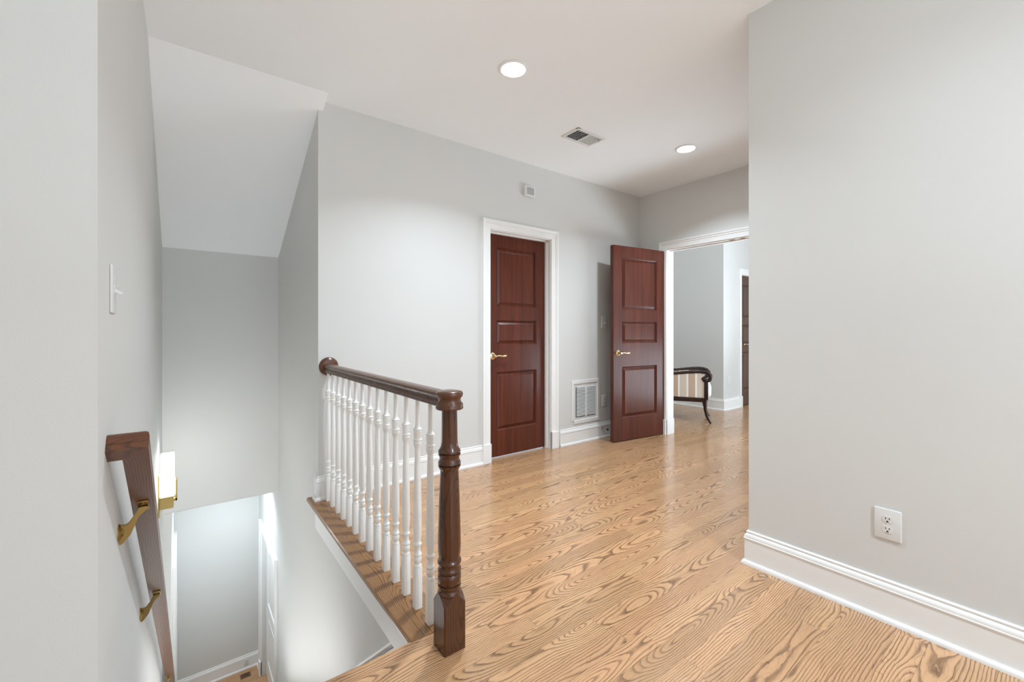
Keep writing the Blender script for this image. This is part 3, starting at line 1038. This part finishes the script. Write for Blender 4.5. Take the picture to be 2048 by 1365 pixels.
# ------------------------------------------------------------------ return air grille low on the back wall
rg = empty('return_air_grille', (3.470, YA, 0.437), label='white return air grille low on the wall beside the closed door', cat='vent')
GW, GH = 0.182, 0.192
fr = MB().sweep([(-GW, 0, -GH), (GW, 0, -GH), (GW, 0, GH), (-GW, 0, GH), (-GW, 0, -GH)], (0, -1, 0),
                [(0, 0), (0, 0.005), (0.006, 0.009), (0.038, 0.009), (0.040, 0.004), (0.040, 0)], flip=True)
fr.box(-0.010, 0.010, -0.008, 0, -GH + 0.03, GH - 0.03)
fr.build('frame', M_PLASTIC, rg, 30)
MB().box(-GW + 0.03, GW - 0.03, -0.0015, -0.0005, -GH + 0.03, GH - 0.03).build('duct_opening', M_DUCT, rg)
lo = MB()
for k in range(21):
    z = -GH + 0.045 + k * 0.0152
    lo.box(-GW + 0.036, GW - 0.036, -0.0066, 0.0066, -0.0005, 0.0005, 0, 1, Matrix.Translation((0, -0.0052, z)) @ Matrix.Rotation(math.radians(44), 4, 'X'))
lo.build('louvres', M_PLASTIC, rg)


# ------------------------------------------------------------------ outlets and switches (local: x sideways, y<0 towards the room, z up)
def plate(parent, hw, hh):
    g = MB()
    g.box(-hw, hw, -0.0065, 0, -hh, hh, 0.0035, 3)
    return g.build('cover_plate', M_PLASTIC, parent, 40)


def receptacle(parent, z):
    g = MB()
    pts = []
    for k in range(32):
        a = 2 * PI * k / 32
        x, y = 0.0172 * math.cos(a), 0.0172 * math.sin(a)
        pts.append((x, max(-0.0140, min(0.0140, y))))
    g.prism(pts, 0, 0.0085, frame_axes((0, 0, z), (1, 0, 0), (0, -1, 0)), 0.0007)
    r = g.build('receptacle', M_PLASTIC, parent, 40)
    s = MB()
    s.box(-0.0072, -0.0050, -0.0092, -0.0080, z + 0.0005, z + 0.0085)
    s.box(0.0050, 0.0072, -0.0092, -0.0080, z + 0.0010, z + 0.0080)
    s.prism([(0.0033 * math.cos(PI * k / 8), 0.0033 * math.sin(PI * k / 8)) for k in range(9)] + [(-0.0033, -0.0028), (0.0033, -0.0028)], 0.0080, 0.0092,
            frame_axes((0, 0, z - 0.0075), (1, 0, 0), (0, -1, 0)))
    s.build('slots', M_SLOT, r)


def outlet(loc, rotz, label, hw=0.044, hh=0.0635, group=None):
    o = empty('wall_outlet', loc, rotz, label=label, cat='outlet', group=group)
    plate(o, hw, hh)
    receptacle(o, 0.0205)
    receptacle(o, -0.0205)
    MB().lathe([(0.0030, 0.0), (0.0030, 0.0075), (0.0022, 0.0082)], n=12, M=frame_axes((0, 0, 0), (1, 0, 0), (0, -1, 0))).build('screw', M_PLASTIC, o)
    return o


def switch(loc, rotz, label, hw=0.044, hh=0.0635, up=True):
    o = empty('light_switch', loc, rotz, label=label, cat='light switch')
    plate(o, hw, hh)
    t = MB()
    t.box(-0.0058, 0.0058, -0.0075, 0, -0.0125, 0.0125, 0.0008, 1)
    s = 1 if up else -1
    t.box(-0.0042, 0.0042, -0.026, 0, -0.0045, 0.0045, 0.0012, 1, Matrix.Rotation(math.radians(28 * s), 4, 'X'))
    t.build('toggle', M_PLASTIC, o, 40)
    for z in (0.030, -0.030):
        sw = MB().lathe([(0.0030, 0.0), (0.0030, 0.0072), (0.0022, 0.0080)], n=12, M=frame_axes((0, 0, z), (1, 0, 0), (0, -1, 0)))
        sw.build('screw', M_GREY, o)
    return o


outlet((XR, 0.4815, 0.400), -PI / 2, 'white duplex outlet on the bare right wall above the baseboard')
outlet((3.770, YA, 0.411), 0, 'outlet low on the wall behind the open door', 0.040, 0.066)
outlet((6.600, YC, 0.438), 0, 'outlet on the bright wall of the next room', 0.042, 0.066)
lo_ = outlet((0.606, YF2 - 0.0150, ZL + 0.082), 0, 'outlet set in the baseboard of the lower hall', 0.024, 0.036)
lo_.scale = (1, 1, 1)
switch((3.768, YA, 1.296), 0, 'light switch on the wall behind the open door', 0.044, 0.066)
switch((XL, 1.665, 1.318), PI / 2, 'white light switch on the stairwell wall above the wall handrail', 0.046, 0.068)

# ------------------------------------------------------------------ door stop on the baseboard
ds = empty('door_stop', (3.715, YA - 0.015, 0.108), label='spring door stop with a black tip on the baseboard behind the open door', cat='door stop')
mw = frame_axes((0, 0, 0), (1, 0, 0), (0.10, -1, -0.02))
MB().lathe([(0.014, 0.0), (0.014, 0.004), (0.009, 0.009), (0.006, 0.012)], n=18, M=mw).build('base', M_STEEL, ds, 40)
sp = MB().lathe([(0.0042, 0.010), (0.0042, 0.070)], n=12, M=mw)
for k in range(14):
    sp.lathe([(0.0042, 0.011 + k * 0.0042), (0.0054, 0.0122 + k * 0.0042), (0.0042, 0.0134 + k * 0.0042)], n=12, M=mw, caps=False)
sp.build('spring', M_STEEL, ds, 40)
MB().lathe([(0.0085, 0.068), (0.011, 0.071), (0.011, 0.082), (0.008, 0.086)], n=16, M=mw).build('tip', M_RUBBER, ds, 40)

# ------------------------------------------------------------------ wood register in the lower hall floor
wrg = empty('floor_register', (0.585, 6.225, ZL), label='small wooden floor register at the end of the lower hall', cat='vent')
rr = MB().box(-0.055, 0.055, -0.042, 0.042, 0, 0.006, 0.001, 1)
rr.build('frame', M_REG, wrg)
rs = MB()
for k in range(6):
    rs.box(-0.042, 0.042, -0.028 + k * 0.011 - 0.002, -0.028 + k * 0.011 + 0.002, 0.0055, 0.0066)
rs.build('slots', M_SLOT, wrg)

# ------------------------------------------------------------------ armchair in the next room
ca = math.atan2(-0.8833, 0.4688) + math.radians(2.6)              # the way the chair faces
CH = Vector((5.414, 2.874, 0))                # toe of its near front leg
ac = empty('armchair', CH, ca, label='striped armchair with dark curved arms in the next room', cat='armchair')
W_ = 0.555                                    # width, local +y is away from the viewer
for side, y in (('near', 0.0), ('far', W_)):
    # front sabre leg
    pts = [(-0.078, y, 0.315), (-0.082, y, 0.25), (-0.078, y, 0.17), (-0.060, y, 0.09), (-0.032, y, 0.03), (-0.014, y, 0.0)]
    MB().tube(pts, [0.026, 0.025, 0.022, 0.018, 0.0150, 0.0140], 10, 1.0, (0, 1, 0)).build('leg', M_CHAIRWOOD, ac, 50)
    # rear leg sweeping back
    pts = [(-0.60, y, 0.40), (-0.605, y, 0.30), (-0.62, y, 0.18), (-0.66, y, 0.07), (-0.70, y, 0.0)]
    MB().tube(pts, [0.024, 0.024, 0.021, 0.017, 0.014], 10, 1.0, (0, 1, 0)).build('leg', M_CHAIRWOOD, ac, 50)
    # arm: nearly level bar that rolls over into a scroll on top of the front post
    am = MB()
    pts = [(-0.63, y, 0.640), (-0.55, y, 0.631), (-0.44, y, 0.636), (-0.32, y, 0.652), (-0.22, y, 0.664), (-0.14, y, 0.668), (-0.085, y, 0.662), (-0.045, y, 0.646), (-0.020, y, 0.620),
           (-0.016, y, 0.590), (-0.032, y, 0.562), (-0.062, y, 0.548), (-0.095, y, 0.556), (-0.108, y, 0.578), (-0.094, y, 0.596), (-0.076, y, 0.590)]
    am.tube(pts, [0.020, 0.020, 0.0205, 0.021, 0.022, 0.023, 0.024, 0.025, 0.026, 0.026, 0.026, 0.026, 0.0240, 0.022, 0.018, 0.012], 12, 1.0, (0, 1, 0))
    am.box(-0.094, -0.046, y - 0.020, y + 0.020, 0.30, 0.565, 0.006, 2)
    am.build('arm', M_CHAIRWOOD, ac, 50)
    sp_ = MB().box(-0.60, -0.09, y - 0.010 + (0.004 if y == 0 else -0.004), y + 0.010 + (0.004 if y == 0 else -0.004), 0.325, 0.640, 0.004, 1)
    tag(sp_.build('side_panel', M_STRIPE, ac), 'side panel in beige and white striped fabric')
sf = MB()
sf.box(-0.62, -0.07, -0.018, 0.018, 0.271, 0.326, 0.005, 1)
sf.box(-0.62, -0.07, W_ - 0.018, W_ + 0.018, 0.271, 0.326, 0.005, 1)
sf.box(-0.10, -0.062, 0.0, W_, 0.271, 0.326, 0.005, 1)
sf.box(-0.63, -0.59, 0.0, W_, 0.271, 0.326, 0.005, 1)
sf.build('seat_frame', M_CHAIRWOOD, ac, 40)
cs = MB().box(-0.59, -0.006, 0.025, W_ - 0.025, 0.322, 0.515, 0.05, 4)
tag(cs.build('seat_cushion', M_CUSHION, ac, 60), 'ivory seat cushion')
bk = MB().box(-0.05, 0.05, 0.02, W_ - 0.02, 0.33, 0.92, 0.03, 3, Matrix.Translation((-0.66, 0, 0)) @ Matrix.Rotation(math.radians(-8), 4, 'Y'))
tag(bk.build('backrest', M_STRIPE, ac, 60), 'striped upholstered backrest')
